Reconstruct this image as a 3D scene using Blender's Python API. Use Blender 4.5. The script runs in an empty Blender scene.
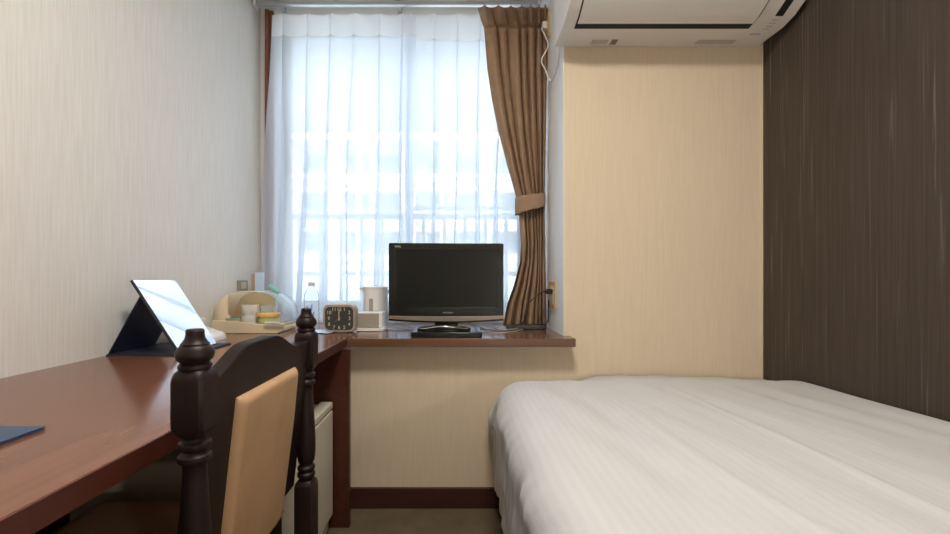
import bpy, bmesh, math, random
from mathutils import Vector, Matrix, noise
random.seed(7)
S = bpy.context.scene
COL = S.collection
PI = math.pi

# ------------------------------------------------------------------ camera
EYE = 0.927
F = 422.0                       # focal length in pixels of the 950 px frame
CX, CY = 458.0, 280.0           # vanishing point of the room's depth lines
cam = bpy.data.cameras.new('camera'); cam.sensor_width = 36.0
cam.lens = F / 950 * 36.0
cam.shift_x = (475 - CX) / 950.0
cam.shift_y = (CY - 267) / 950.0
cam.clip_start = 0.02; cam.clip_end = 300
co = bpy.data.objects.new('camera', cam); COL.objects.link(co)
co.location = (0, 0, EYE); co.rotation_euler = (PI / 2, 0, 0)
S.camera = co

def at(x, y, D):
    """photo position + distance -> world point"""
    return Vector(((x - CX) * D / F, D, EYE - (y - CY) * D / F))

# ------------------------------------------------------------------ world, sun, exposure
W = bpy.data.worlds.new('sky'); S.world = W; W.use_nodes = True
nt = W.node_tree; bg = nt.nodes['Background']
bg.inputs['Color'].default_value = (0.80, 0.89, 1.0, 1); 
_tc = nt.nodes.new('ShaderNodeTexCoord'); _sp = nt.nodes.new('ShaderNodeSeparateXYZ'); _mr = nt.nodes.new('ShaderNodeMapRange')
_mr.interpolation_type = 'SMOOTHSTEP'                            # dimmer low sky; sky above the view boosted to light the room
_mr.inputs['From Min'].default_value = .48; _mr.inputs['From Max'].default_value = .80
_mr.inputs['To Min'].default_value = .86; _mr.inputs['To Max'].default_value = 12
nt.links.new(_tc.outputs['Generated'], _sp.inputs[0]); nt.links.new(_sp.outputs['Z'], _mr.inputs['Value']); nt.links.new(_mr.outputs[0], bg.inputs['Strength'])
sun = bpy.data.lights.new('sun', 'SUN'); sun.energy = 2.3; sun.angle = 0.01; sun.color = (1, .95, .86)
so = bpy.data.objects.new('sun', sun); COL.objects.link(so)
so.rotation_euler = (math.radians(42), 0, math.radians(14))     # high behind our building, falling on the houses opposite
S.view_settings.view_transform = 'Standard'; S.view_settings.look = 'None'
S.view_settings.gamma = 1.0; S.view_settings.use_curve_mapping = False
S.view_settings.exposure = 0.08
FILL_LAMP_W = 30.0  # power of the added ceiling lamp that fills the room
FILL_BEDLAMP_W = 60.0  # power of the added bedside lamp, also fill
S.cycles.use_denoising = True
S.cycles.max_bounces = 10; S.cycles.diffuse_bounces = 6; S.cycles.transparent_max_bounces = 24
S.cycles.sample_clamp_indirect = 6.0

# ------------------------------------------------------------------ materials
def mat(name, col, rough=.6, metal=0., bump=None, spec=.5, coat=0., noise_col=None, emis=None):
    """bump=(scale xyz, strength)   noise_col=(scale xyz, second colour, low, high)"""
    m = bpy.data.materials.new(name); m.use_nodes = True
    n = m.node_tree.nodes; l = m.node_tree.links; b = n['Principled BSDF']
    b.inputs['Base Color'].default_value = (*col, 1); b.inputs['Roughness'].default_value = rough
    b.inputs['Metallic'].default_value = metal; b.inputs['Specular IOR Level'].default_value = spec
    b.inputs['Coat Weight'].default_value = coat
    def tex(sc, det=4):
        tc = n.new('ShaderNodeTexCoord'); mp = n.new('ShaderNodeMapping'); mp.inputs['Scale'].default_value = sc
        nz = n.new('ShaderNodeTexNoise'); nz.inputs['Scale'].default_value = 1; nz.inputs['Detail'].default_value = det
        l.new(tc.outputs['Object'], mp.inputs['Vector']); l.new(mp.outputs['Vector'], nz.inputs['Vector']); return nz
    if noise_col:
        nz = tex(noise_col[0]); r = n.new('ShaderNodeValToRGB')
        r.color_ramp.elements[0].position = noise_col[2]; r.color_ramp.elements[1].position = noise_col[3]
        r.color_ramp.elements[0].color = (*col, 1); r.color_ramp.elements[1].color = (*noise_col[1], 1)
        l.new(nz.outputs['Fac'], r.inputs['Fac']); l.new(r.outputs['Color'], b.inputs['Base Color'])
    if bump:
        nz = tex(bump[0], 5); bp = n.new('ShaderNodeBump'); bp.inputs['Strength'].default_value = bump[1]
        bp.inputs['Distance'].default_value = .004
        l.new(nz.outputs['Fac'], bp.inputs['Height']); l.new(bp.outputs['Normal'], b.inputs['Normal'])
    if emis:
        b.inputs['Emission Color'].default_value = (*emis[:3], 1); b.inputs['Emission Strength'].default_value = emis[3]
    return m

def sheer_mat(name, col, transp, transl):
    m = bpy.data.materials.new(name); m.use_nodes = True
    n = m.node_tree.nodes; l = m.node_tree.links; n.clear()
    o = n.new('ShaderNodeOutputMaterial'); t = n.new('ShaderNodeBsdfTransparent'); t.inputs[0].default_value = (.93, .96, 1, 1)
    tr = n.new('ShaderNodeBsdfTranslucent'); tr.inputs[0].default_value = (*col, 1)
    df = n.new('ShaderNodeBsdfDiffuse'); df.inputs[0].default_value = (*col, 1)
    m1 = n.new('ShaderNodeMixShader'); m1.inputs[0].default_value = transl; l.new(df.outputs[0], m1.inputs[1]); l.new(tr.outputs[0], m1.inputs[2])
    m2 = n.new('ShaderNodeMixShader'); m2.inputs[0].default_value = transp; l.new(m1.outputs[0], m2.inputs[1]); l.new(t.outputs[0], m2.inputs[2])
    l.new(m2.outputs[0], o.inputs[0]); return m

def clear_mat(name, tint=(1, 1, 1), refl=.06, rough=.02, body=0., bodycol=(1, 1, 1)):
    """thin clear plastic or a pane: transparent with a fresnel sheen"""
    m = bpy.data.materials.new(name); m.use_nodes = True
    n = m.node_tree.nodes; l = m.node_tree.links; n.clear()
    o = n.new('ShaderNodeOutputMaterial'); t = n.new('ShaderNodeBsdfTransparent'); t.inputs[0].default_value = (*tint, 1)
    g = n.new('ShaderNodeBsdfGlossy'); g.inputs['Roughness'].default_value = rough
    lw = n.new('ShaderNodeLayerWeight'); lw.inputs['Blend'].default_value = refl * 2.5
    mx = n.new('ShaderNodeMixShader'); l.new(lw.outputs['Fresnel'], mx.inputs[0]); l.new(t.outputs[0], mx.inputs[1]); l.new(g.outputs[0], mx.inputs[2])
    if body:
        d = n.new('ShaderNodeBsdfDiffuse'); d.inputs[0].default_value = (*bodycol, 1)
        m3 = n.new('ShaderNodeMixShader'); m3.inputs[0].default_value = body
        l.new(mx.outputs[0], m3.inputs[1]); l.new(d.outputs[0], m3.inputs[2]); l.new(m3.outputs[0], o.inputs[0])
    else: l.new(mx.outputs[0], o.inputs[0])
    return m

def wallpaper(name, c1, c2, c3=None, sx=260, sz=7, bump=.35, rough=.8):
    """string wallpaper: fine vertical threads"""
    m = bpy.data.materials.new(name); m.use_nodes = True
    n = m.node_tree.nodes; l = m.node_tree.links; b = n['Principled BSDF']
    b.inputs['Roughness'].default_value = rough; b.inputs['Specular IOR Level'].default_value = .3
    tc = n.new('ShaderNodeTexCoord')
    def nz(sc, z, det, dist=0):
        mp = n.new('ShaderNodeMapping'); mp.inputs['Scale'].default_value = (sc, sc, z)
        t = n.new('ShaderNodeTexNoise'); t.inputs['Scale'].default_value = 1; t.inputs['Detail'].default_value = det; t.inputs['Distortion'].default_value = dist
        l.new(tc.outputs['Object'], mp.inputs['Vector']); l.new(mp.outputs['Vector'], t.inputs['Vector']); return t
    a = nz(sx, sz, 2, .3); r = n.new('ShaderNodeValToRGB'); r.color_ramp.elements[0].position = .35; r.color_ramp.elements[1].position = .65
    r.color_ramp.elements[0].color = (*c1, 1); r.color_ramp.elements[1].color = (*c2, 1)
    l.new(a.outputs['Fac'], r.inputs['Fac']); out = r.outputs['Color']
    if c3:
        a2 = nz(sx * .42, sz * .35, 3, 1.5); r2 = n.new('ShaderNodeValToRGB'); r2.color_ramp.elements[0].position = .60; r2.color_ramp.elements[1].position = .70
        l.new(a2.outputs['Fac'], r2.inputs['Fac']); mx = n.new('ShaderNodeMix'); mx.data_type = 'RGBA'
        l.new(r2.outputs['Color'], mx.inputs[0]); l.new(out, mx.inputs[6]); mx.inputs[7].default_value = (*c3, 1); out = mx.outputs[2]
    l.new(out, b.inputs['Base Color'])
    bp = n.new('ShaderNodeBump'); bp.inputs['Strength'].default_value = bump; bp.inputs['Distance'].default_value = .002
    l.new(a.outputs['Fac'], bp.inputs['Height']); l.new(bp.outputs['Normal'], b.inputs['Normal'])
    return m

def wood(name, c1, c2, sc=(40, 2.2, 40), rough=.3, spec=.5):
    return mat(name, c1, rough, bump=(tuple(s * 3 for s in sc), .03), spec=spec, noise_col=(sc, c2, .35, .7))

M = {}
M['paper_l'] = wallpaper('pale string wallpaper', (.70, .67, .62), (.765, .74, .695), bump=.3, sx=210, sz=6)
M['paper_b'] = wallpaper('cream wallpaper', (.655, .54, .395), (.685, .57, .42), sx=200, sz=8, bump=.15)
M['paper_d'] = wallpaper('dark brown wallpaper', (.050, .037, .028), (.066, .050, .039), (.125, .105, .09), sx=210, sz=3, bump=.3, rough=.55)
M['paint'] = mat('white paint', (.86, .86, .85), .7)
M['ceil'] = mat('ceiling paint', (.80, .78, .73), .85, bump=((60, 60, 60), .1))
M['carpet'] = mat('brown carpet', (.105, .077, .042), .95, bump=((420, 420, 420), .8), noise_col=((9, 9, 9), (.15, .11, .062), .35, .7))
M['base'] = wood('dark red baseboard wood', (.045, .013, .009), (.06, .018, .012), (3, 40, 40), .45)
M['desk'] = wood('red brown desk wood', (.15, .058, .030), (.19, .078, .043), (45, 2.5, 45), .16, spec=.4)
M['counter'] = wood('brown counter wood', (.125, .060, .033), (.165, .080, .045), (2.5, 45, 45), .16)
M['edge'] = wood('dark red edge wood', (.055, .014, .008), (.075, .020, .011), (45, 2.5, 45), .35)
M['chairwood'] = mat('dark stained chair wood', (.010, .0052, .0045), .45, coat=.0, spec=.22, noise_col=((14, 14, 3), (.018, .009, .007), .35, .7))
M['tan'] = mat('tan leatherette', (.42, .25, .13), .5, bump=((26, 26, 9), .5), noise_col=((9, 9, 5), (.50, .31, .165), .35, .75))
M['fridge'] = mat('beige fridge enamel', (.58, .54, .44), .45)
M['rubber'] = mat('black gasket', (.02, .02, .02), .6)
M['navy'] = mat('navy card', (.012, .018, .038), .55, bump=((200, 200, 200), .1))
M['navyb'] = mat('blue black cover', (.025, .055, .12), .4, bump=((200, 200, 200), .1))
M['mirror'] = mat('mirror glass', (.93, .96, .97), .015, metal=1.)
M['tvblack'] = mat('glossy black plastic', (.010, .011, .010), .16)
M['screen'] = mat('matte dark screen', (.008, .0085, .0075), .28, spec=.3)
M['tvsilver'] = mat('bronze silver strip', (.30, .25, .20), .35, metal=.6)
M['chrome'] = mat('chrome', (.75, .72, .62), .16, metal=1.)
M['alu'] = mat('brushed aluminium', (.62, .64, .66), .38, metal=.8)
M['alupaint'] = mat('white aluminium frame', (.40, .44, .51), .45)
M['acwhite'] = mat('white air conditioner plastic', (.74, .71, .67), .42)
M['acgrey'] = mat('grey sticker print', (.22, .18, .15), .6)
M['acdark'] = mat('dark outlet slot', (.01, .008, .007), .7)
M['shell'] = sheer_mat('thin cream shell', (.92, .80, .60), .0, .5)
M['cream'] = mat('cream plastic', (.74, .62, .43), .35)
M['creamdk'] = mat('inside cream plastic', (.60, .47, .30), .4)
M['white'] = mat('white plastic', (.78, .77, .74), .35)
M['ivory'] = mat('ivory plastic', (.70, .64, .52), .4)
M['yellowed'] = mat('yellowed outlet plastic', (.62, .43, .17), .45)
M['black'] = mat('black plastic', (.012, .012, .013), .4)
M['bronze'] = mat('champagne clock case', (.40, .32, .26), .35, metal=.35)
M['dial'] = mat('dark green grey dial', (.035, .038, .030), .5)
M['lume'] = mat('cream numerals', (.62, .62, .50), .5)
M['red'] = mat('red hand', (.7, .10, .05), .5)
M['greyplas'] = mat('warm grey plastic', (.36, .32, .27), .4)
M['blue'] = mat('blue print', (.10, .22, .55), .5)
M['ltblue'] = mat('pale blue film', (.55, .72, .90), .35)
M['orange'] = mat('orange lid', (.86, .52, .17), .4)
M['green'] = mat('green tea bags', (.56, .62, .30), .6)
M['teal'] = mat('teal green plastic', (.22, .52, .45), .45)
M['paperw'] = mat('white paper', (.80, .80, .78), .8)
M['tancard'] = mat('tan card', (.45, .30, .16), .7)
M['brownframe'] = wood('brown window casing', (.17, .06, .03), (.24, .095, .05), (40, 40, 3), .4)
M['drape'] = mat('tan brown curtain', (.29, .19, .118), .75, bump=((500, 500, 500), .3), noise_col=((25, 25, 25), (.33, .215, .135), .3, .7), spec=.2)
M['bedding'] = None
M['sheer'] = sheer_mat('sheer curtain', (.90, .94, .99), .37, .74)
M['hem'] = sheer_mat('sheer curtain heading', (.94, .95, .98), .12, .62)
M['glass'] = clear_mat('window glass', (.97, .99, 1.), .04)
M['clear'] = clear_mat('clear plastic cover', (.95, .98, 1.), .04, body=.26, bodycol=(.8, .9, .95))
M['pet'] = clear_mat('clear bottle', (.97, .985, 1.), .03, .08, body=.10, bodycol=(.85, .92, 1.))
M['facade'] = mat('pale cream render', (.84, .80, .70), .8, noise_col=((.4, .4, .4), (.78, .74, .66), .3, .7))
M['facadesh'] = mat('balcony back wall', (.74, .78, .80), .8)
M['facadewin'] = mat('far window glass', (.30, .38, .45), .3)
M['pink'] = mat('red laundry', (.85, .15, .18), .7)
M['lowroof'] = mat('pale blue roof', (.55, .72, .78), .6)
M['ground'] = mat('asphalt', (.35, .35, .34), .9)
M['rail'] = mat('grey balcony rail', (.20, .23, .30), .5)
M['fill_diffuser'] = mat('fill lamp diffuser', (.8, .75, .65), .6, emis=(1, .82, .6, 2.0))  # glowing cover of the added ceiling lamp

def bedding():
    m = bpy.data.materials.new('white sateen stripe cotton'); m.use_nodes = True
    n = m.node_tree.nodes; l = m.node_tree.links; b = n['Principled BSDF']
    b.inputs['Roughness'].default_value = .7; b.inputs['Sheen Weight'].default_value = .15
    b.inputs['Specular IOR Level'].default_value = .3
    tc = n.new('ShaderNodeTexCoord'); sp = n.new('ShaderNodeSeparateXYZ'); l.new(tc.outputs['UV'], sp.inputs[0])
    mu = n.new('ShaderNodeMath'); mu.operation = 'MULTIPLY'; mu.inputs[1].default_value = 2 * PI / .020
    sn = n.new('ShaderNodeMath'); sn.operation = 'SINE'; l.new(sp.outputs['X'], mu.inputs[0]); l.new(mu.outputs[0], sn.inputs[0])
    r = n.new('ShaderNodeValToRGB'); r.color_ramp.elements[0].position = .3; r.color_ramp.elements[1].position = .7
    r.color_ramp.elements[0].color = (.525, .515, .515, 1); r.color_ramp.elements[1].color = (.542, .532, .53, 1)
    ma = n.new('ShaderNodeMath'); ma.operation = 'MULTIPLY_ADD'; ma.inputs[1].default_value = .5; ma.inputs[2].default_value = .5
    l.new(sn.outputs[0], ma.inputs[0]); l.new(ma.outputs[0], r.inputs['Fac']); l.new(r.outputs['Color'], b.inputs['Base Color'])
    nz = n.new('ShaderNodeTexNoise'); nz.inputs['Scale'].default_value = 14; nz.inputs['Detail'].default_value = 6
    mp = n.new('ShaderNodeMapping'); mp.inputs['Scale'].default_value = (1, .35, 1); l.new(tc.outputs['Object'], mp.inputs[0]); l.new(mp.outputs[0], nz.inputs['Vector'])
    bp = n.new('ShaderNodeBump'); bp.inputs['Strength'].default_value = .35; bp.inputs['Distance'].default_value = .012
    l.new(nz.outputs['Fac'], bp.inputs['Height']); l.new(bp.outputs['Normal'], b.inputs['Normal'])
    return m
M['bedding'] = bedding()

# ------------------------------------------------------------------ mesh helpers
def bm_new(): return bmesh.new()

def wloc(p):
    v = Vector((0, 0, 0))
    while p is not None: v += p.location; p = p.parent
    return v

def obj(name, bm, m, parent=None, bevel=0, seg=2, smooth=40, solid=0, sub=0):
    me = bpy.data.meshes.new(name)
    bmesh.ops.recalc_face_normals(bm, faces=bm.faces)
    off = wloc(parent)
    if off.length: bmesh.ops.translate(bm, verts=bm.verts, vec=-off)
    bm.to_mesh(me); bm.free()
    if isinstance(m, (list, tuple)):
        for k in m: me.materials.append(k)
    else: me.materials.append(m)
    o = bpy.data.objects.new(name, me); COL.objects.link(o)
    if parent is not None: o.parent = parent
    if smooth:
        for p in me.polygons: p.use_smooth = True
        me.set_sharp_from_angle(angle=math.radians(smooth))
    if solid:
        md = o.modifiers.new('solid', 'SOLIDIFY'); md.thickness = solid; md.offset = 0
    if bevel:
        md = o.modifiers.new('bevel', 'BEVEL'); md.width = bevel; md.segments = seg; md.limit_method = 'ANGLE'; md.harden_normals = True
    if sub:
        md = o.modifiers.new('sub', 'SUBSURF'); md.levels = sub; md.render_levels = sub
    return o

def tag(o, label, cat, group=None, kind=None):
    o['label'] = label; o['category'] = cat
    if group: o['group'] = group
    if kind: o['kind'] = kind
    return o

def thing(name, label, cat, loc, group=None):
    o = bpy.data.objects.new(name, None); COL.objects.link(o); o.location = loc; o.empty_display_size = .05
    return tag(o, label, cat, group)

def struct(name, bm, m, **k):
    o = obj(name, bm, m, **k); o['kind'] = 'structure'; return o

def box(bm, x0, x1, y0, y1, z0, z1, mi=0):
    c = [bm.verts.new((x, y, z)) for z in (z0, z1) for y in (y0, y1) for x in (x0, x1)]
    for q in ((0, 2, 3, 1), (4, 5, 7, 6), (0, 1, 5, 4), (2, 6, 7, 3), (0, 4, 6, 2), (1, 3, 7, 5)):
        f = bm.faces.new([c[i] for i in q]); f.material_index = mi
    return bm

def bx(*a): return box(bm_new(), *a)

def prism(bm, poly, a0, a1, axis, mi=0):
    """extrude a 2D polygon along axis; axis 'x': poly=(y,z); 'y': (x,z); 'z': (x,y)"""
    def P(u, v, a): return {'x': (a, u, v), 'y': (u, a, v), 'z': (u, v, a)}[axis]
    A = [bm.verts.new(P(u, v, a0)) for u, v in poly]; B = [bm.verts.new(P(u, v, a1)) for u, v in poly]
    n = len(poly)
    for f in (bm.faces.new(A), bm.faces.new(B[::-1])): f.material_index = mi
    for i in range(n):
        f = bm.faces.new((A[i], B[i], B[(i + 1) % n], A[(i + 1) % n])); f.material_index = mi
    return bm

def rrect(x0, x1, z0, z1, r, n=6):
    pts = []
    for cx, cz, a in ((x1 - r, z1 - r, 0), (x0 + r, z1 - r, 90), (x0 + r, z0 + r, 180), (x1 - r, z0 + r, 270)):
        for i in range(n + 1):
            t = math.radians(a + 90 * i / n); pts.append((cx + r * math.cos(t), cz + r * math.sin(t)))
    return pts

def lathe(bm, prof, cx, cy, n=32, sx=1., sy=1., mi=0):
    """prof: list of (radius, z)"""
    rings = []
    for r, z in prof:
        if r < 1e-6: rings.append([bm.verts.new((cx, cy, z))])
        else: rings.append([bm.verts.new((cx + r * sx * math.cos(2 * PI * i / n), cy + r * sy * math.sin(2 * PI * i / n), z)) for i in range(n)])
    for a, b in zip(rings, rings[1:]):
        if len(a) == 1 and len(b) == 1: continue
        for i in range(n):
            j = (i + 1) % n
            if len(a) == 1: f = bm.faces.new((a[0], b[i], b[j]))
            elif len(b) == 1: f = bm.faces.new((a[i], b[0], a[j]))
            else: f = bm.faces.new((a[i], b[i], b[j], a[j]))
            f.material_index = mi
    return bm

def tube(bm, pts, r, n=10, sub=6, caps=True):
    """smooth tube through points (Catmull-Rom)"""
    pts = [Vector(p) for p in pts]; P = []
    if sub > 1 and len(pts) > 2:
        q = [2 * pts[0] - pts[1]] + pts + [2 * pts[-1] - pts[-2]]
        for i in range(1, len(q) - 2):
            for s in range(sub):
                t = s / sub; a, b, c, d = q[i - 1], q[i], q[i + 1], q[i + 2]
                P.append(.5 * ((2 * b) + (c - a) * t + (2 * a - 5 * b + 4 * c - d) * t * t + (3 * b - a - 3 * c + d) * t ** 3))
        P.append(pts[-1])
    else: P = pts
    rings = []; up = Vector((0, 0, 1))
    for i, p in enumerate(P):
        d = (P[min(i + 1, len(P) - 1)] - P[max(i - 1, 0)]).normalized()
        u = d.cross(up)
        if u.length < .05: u = d.cross(Vector((1, 0, 0)))
        u.normalize(); v = d.cross(u)
        rings.append([bm.verts.new(p + r * (math.cos(2 * PI * k / n) * u + math.sin(2 * PI * k / n) * v)) for k in range(n)])
    for a, b in zip(rings, rings[1:]):
        for k in range(n): bm.faces.new((a[k], a[(k + 1) % n], b[(k + 1) % n], b[k]))
    if caps: bm.faces.new(rings[0][::-1]); bm.faces.new(rings[-1])
    return bm

def grid(bm, fn, nu, nv, uv=None, mi=None):
    V = [[bm.verts.new(fn(i / nu, j / nv)) for i in range(nu + 1)] for j in range(nv + 1)]
    lay = bm.loops.layers.uv.verify() if uv else None
    for j in range(nv):
        for i in range(nu):
            f = bm.faces.new((V[j][i], V[j][i + 1], V[j + 1][i + 1], V[j + 1][i]))
            if mi: f.material_index = mi(i / nu, (j + .5) / nv)
            if uv:
                for lp, (a, b) in zip(f.loops, ((i, j), (i + 1, j), (i + 1, j + 1), (i, j + 1))): lp[lay].uv = uv(a / nu, b / nv)
    return bm

def lettering(bm, body, size, origin, ux, uy, align='CENTER', depth=.0004, mi=0):
    """text laid on a surface: ux, uy are the directions of reading and of up"""
    cu = bpy.data.curves.new('lettering', 'FONT'); cu.body = body; cu.size = size; cu.align_x = align; cu.align_y = 'CENTER'; cu.resolution_u = 3
    t = bpy.data.objects.new('lettering', cu); COL.objects.link(t)
    dg = bpy.context.evaluated_depsgraph_get(); me = bpy.data.meshes.new_from_object(t.evaluated_get(dg))
    ux = Vector(ux); uy = Vector(uy); nz = ux.cross(uy); origin = Vector(origin)
    vs = [bm.verts.new(origin + v.co.x * ux + v.co.y * uy + depth * nz) for v in me.vertices]
    for p in me.polygons:
        try: bm.faces.new([vs[i] for i in p.vertices]).material_index = mi
        except ValueError: pass
    bpy.data.objects.remove(t); bpy.data.meshes.remove(me); bpy.data.curves.remove(cu)
    return bm

def interp(x, tab):
    if x <= tab[0][0]: return tab[0][1]
    for (a, va), (b, vb) in zip(tab, tab[1:]):
        if x <= b: return va + (vb - va) * (x - a) / (b - a)
    return tab[-1][1]

def sm(t): t = max(0, min(1, t)); return t * t * (3 - 2 * t)

# ------------------------------------------------------------------ room shell
XL, XR = -1.057, 1.241          # left and right walls
YW = 1.722                      # wall under the counter and behind the bed
YWIN = 2.26                     # window wall in the bay
XB = .433                       # right side of the bay
YB = -1.9                       # wall behind the camera
ZC = 2.405
TT = .70                        # table top
struct('floor', bx(XL - .1, XR + .1, YB - .1, YW + .1, -.12, 0), M['carpet'])
struct('ceiling', bx(XL - .1, XR + .1, YB - .1, YWIN + .12, ZC, ZC + .12), M['ceil'])
struct('wall_left', bx(XL - .1, XL, YB - .1, YWIN + .12, -.1, ZC + .1), M['paper_l'])
struct('wall_right', bx(XR, XR + .1, YB - .1, YW + .1, -.1, ZC + .1), M['paper_d'])
struct('wall_back', bx(XL, XR, YB - .1, YB, -.1, ZC + .1), M['paper_l'])
bm = bm_new(); box(bm, XB, XR, YW, YW + .5, 0, ZC, 0)
struct('wall_front', bm, M['paper_b'])
struct('wall_bay_side', bx(XB - .002, XB, YW + .0005, YWIN, TT - .03, ZC), M['paint'])
bm = bm_new(); box(bm, XL, XB, YW, YW + .1, 0, TT - .033); box(bm, XL, XB, YW + .1, YWIN + .1, TT - .14, TT - .034)
struct('wall_under_counter', bm, M['paper_b'])
OX0, OX1, OZ0, OZ1 = -.98, .40, .735, 2.328
bm = bm_new()
box(bm, XL, XB, YWIN, YWIN + .12, OZ1, ZC); box(bm, XL, XB, YWIN, YWIN + .12, TT - .12, OZ0)
box(bm, XL, OX0, YWIN, YWIN + .12, OZ0, OZ1); box(bm, OX1, XB, YWIN, YWIN + .12, OZ0, OZ1)
struct('wall_window', bm, M['paint'])
bm = bm_new(); box(bm, XL + .012, XB + .3, YW - .012, YW, 0, .083); box(bm, XB + .3, XR, YW - .012, YW, 0, .083)
struct('baseboard_front', bm, M['base'], bevel=.002)
struct('baseboard_left', bx(XL, XL + .012, YB, YW - .012, 0, .083), M['base'], bevel=.002)
struct('trim_corner', bx(XR - .006, XR, YW - .006, YW, .0, ZC), M['paper_b'])

# window: brown timber casing at the left, white aluminium sliding sashes
win = obj('window_1', box(box(box(bm_new(), OX0, OX0 + .03, YWIN + .04, YWIN + .11, OZ0, OZ1), OX1 - .03, OX1, YWIN + .04, YWIN + .11, OZ0, OZ1),
                          OX0, OX1, YWIN + .04, YWIN + .11, OZ0, OZ0 + .03), M['alupaint'], bevel=.003)
win['kind'] = 'structure'
XM = -.268
obj('head_rail', bx(OX0 + .03, OX1 - .03, YWIN + .04, YWIN + .11, OZ1 - .035, OZ1), M['alupaint'], win, bevel=.003)
def sash(x0, x1, y, mid=None):
    b = bm_new()
    box(b, x0, x0 + .04, y, y + .028, OZ0 + .03, OZ1 - .035); box(b, x1 - .04, x1, y, y + .028, OZ0 + .03, OZ1 - .035)
    box(b, x0 + .04, x1 - .04, y, y + .028, OZ0 + .03, OZ0 + .08); box(b, x0 + .04, x1 - .04, y, y + .028, OZ1 - .075, OZ1 - .035)
    if mid: box(b, x0 + .04, x1 - .04, y, y + .028, mid - .012, mid + .012)
    s = obj('window_sash', b, M['alupaint'], win, bevel=.002)
    obj('pane', bx(x0 + .04, x1 - .04, y + .012, y + .016, OZ0 + .08, OZ1 - .075), M['glass'], s, smooth=0)
sash(OX0 + .03, XM + .02, YWIN + .045)
sash(XM - .02, OX1 - .03, YWIN + .077, mid=1.327)
struct('trim_1', box(bx(-1.022, -1.004, YWIN - .030, YWIN, TT, 2.36), -1.004, -.984, YWIN - .018, YWIN, TT, 2.36), M['brownframe'], bevel=.002)

# ------------------------------------------------------------------ outside
struct('ground_outside', bx(-60, 60, 6, 80, -7.2, -7), M['ground'])
struct('balcony_floor', bx(-1.5, 1.0, YWIN + .13, 3.05, .25, .35), mat('dark balcony screed', (.12, .12, .12), .9))
# balcony railing just outside the pane
br = thing('balcony_railing', 'grey metal balcony railing with upright bars outside the window', 'railing', (-.3, 2.72, .35))
YR = 2.72; zr = at(0, 216.5, YR).z
obj('handrail', bx(-1.45, .95, YR - .025, YR + .025, zr - .018, zr + .018), M['rail'], br, bevel=.004)
for k in range(17):
    x = at(297 + 20.6 * k, 0, YR).x - .123 * 2
    if x < .93: obj('baluster', bx(x - .011, x + .011, YR - .008, YR + .008, .35, zr - .018), M['rail'], br)
# apartment building opposite
DB = 29.
ab = thing('apartment_building', 'pale apartment block with long balconies across the street', 'building', (-3, DB + 4, -7))
def zy(y, D=DB): return EYE - (y - CY) * D / F
def xx(x, D=DB): return (x - CX) * D / F
X0, X1 = xx(262), xx(560)
obj('wall', bx(X0, X1, DB + 1.3, DB + 9, -7, zy(138)), M['facadesh'], ab)
obj('roof_slab', bx(X0 - .4, X1 + .4, DB - .25, DB + 9.2, zy(140), zy(134)), M['facade'], ab)
fl = 2.78
for k in range(5):
    z = zy(179) - fl * k
    obj('balcony', box(box(bx(X0, X1, DB, DB + .15, z + .05, z + .36), X0, X1, DB + .5, DB + .6, z - .35, z + .05), X0, X1, DB + .1, DB + 1.3, z - .75, z - .6), M['facade'], ab)
for i, x in enumerate((290, 326, 356, 402, 440, 486, 530)):
    w = (.22, .95, .2, .9, .25, .25, .7)[i]
    obj('pier', bx(xx(x), xx(x) + w, DB + .02, DB + 1.3, -7, zy(140)), M['facade'], ab)
for k in range(4):
    for i, x in enumerate((298, 345, 376, 425, 458, 500)):
        z = zy(179) - fl * k + .55
        f = obj('window', bx(xx(x), xx(x) + 1.5, DB + 1.22, DB + 1.32, z, z + 1.5), M['facade'], ab)
        obj('pane', box(bx(xx(x) + .08, xx(x) + .72, DB + 1.18, DB + 1.24, z + .08, z + 1.42), xx(x) + .78, xx(x) + 1.42, DB + 1.18, DB + 1.24, z + .08, z + 1.42), M['facadewin'], f)
for (x0, x1, y0, y1, lab) in ((461, 469, 150, 154, 'small red cloth hung in the balcony opposite, beside a white rail'), (497, 500, 150, 158, 'narrow red towel hung in the balcony opposite, nearest the brown curtain')):
    tag(obj('laundry', bx(xx(x0), xx(x1), DB + .35, DB + .4, zy(y1), zy(y0)), M['pink'], smooth=0), lab, 'laundry')
lb = thing('low_building', 'low building with a pale blue roof below the balcony railing', 'building', (xx(350, 15), 15, -7))
obj('wall', bx(xx(255, 14), xx(700, 14), 14.2, 19, -7, zy(276, 14) - .12), M['facade'], lb)
obj('roof', bx(xx(250, 14), xx(710, 14), 14, 19.2, zy(276, 14) - .12, zy(276, 14)), M['lowroof'], lb)
obj('parapet', bx(xx(250, 14), xx(710, 14), 13.95, 14.1, zy(308, 14), zy(278, 14)), M['lowroof'], lb)
tag(obj('power_cable', tube(bm_new(), [at(150, 120, 7), at(318, 231, 7), at(345, 243, 7), at(380, 252, 7), at(640, 285, 7)], .012), M['rail']),
    'thin overhead power cable slanting down across the window view', 'cable')

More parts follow.
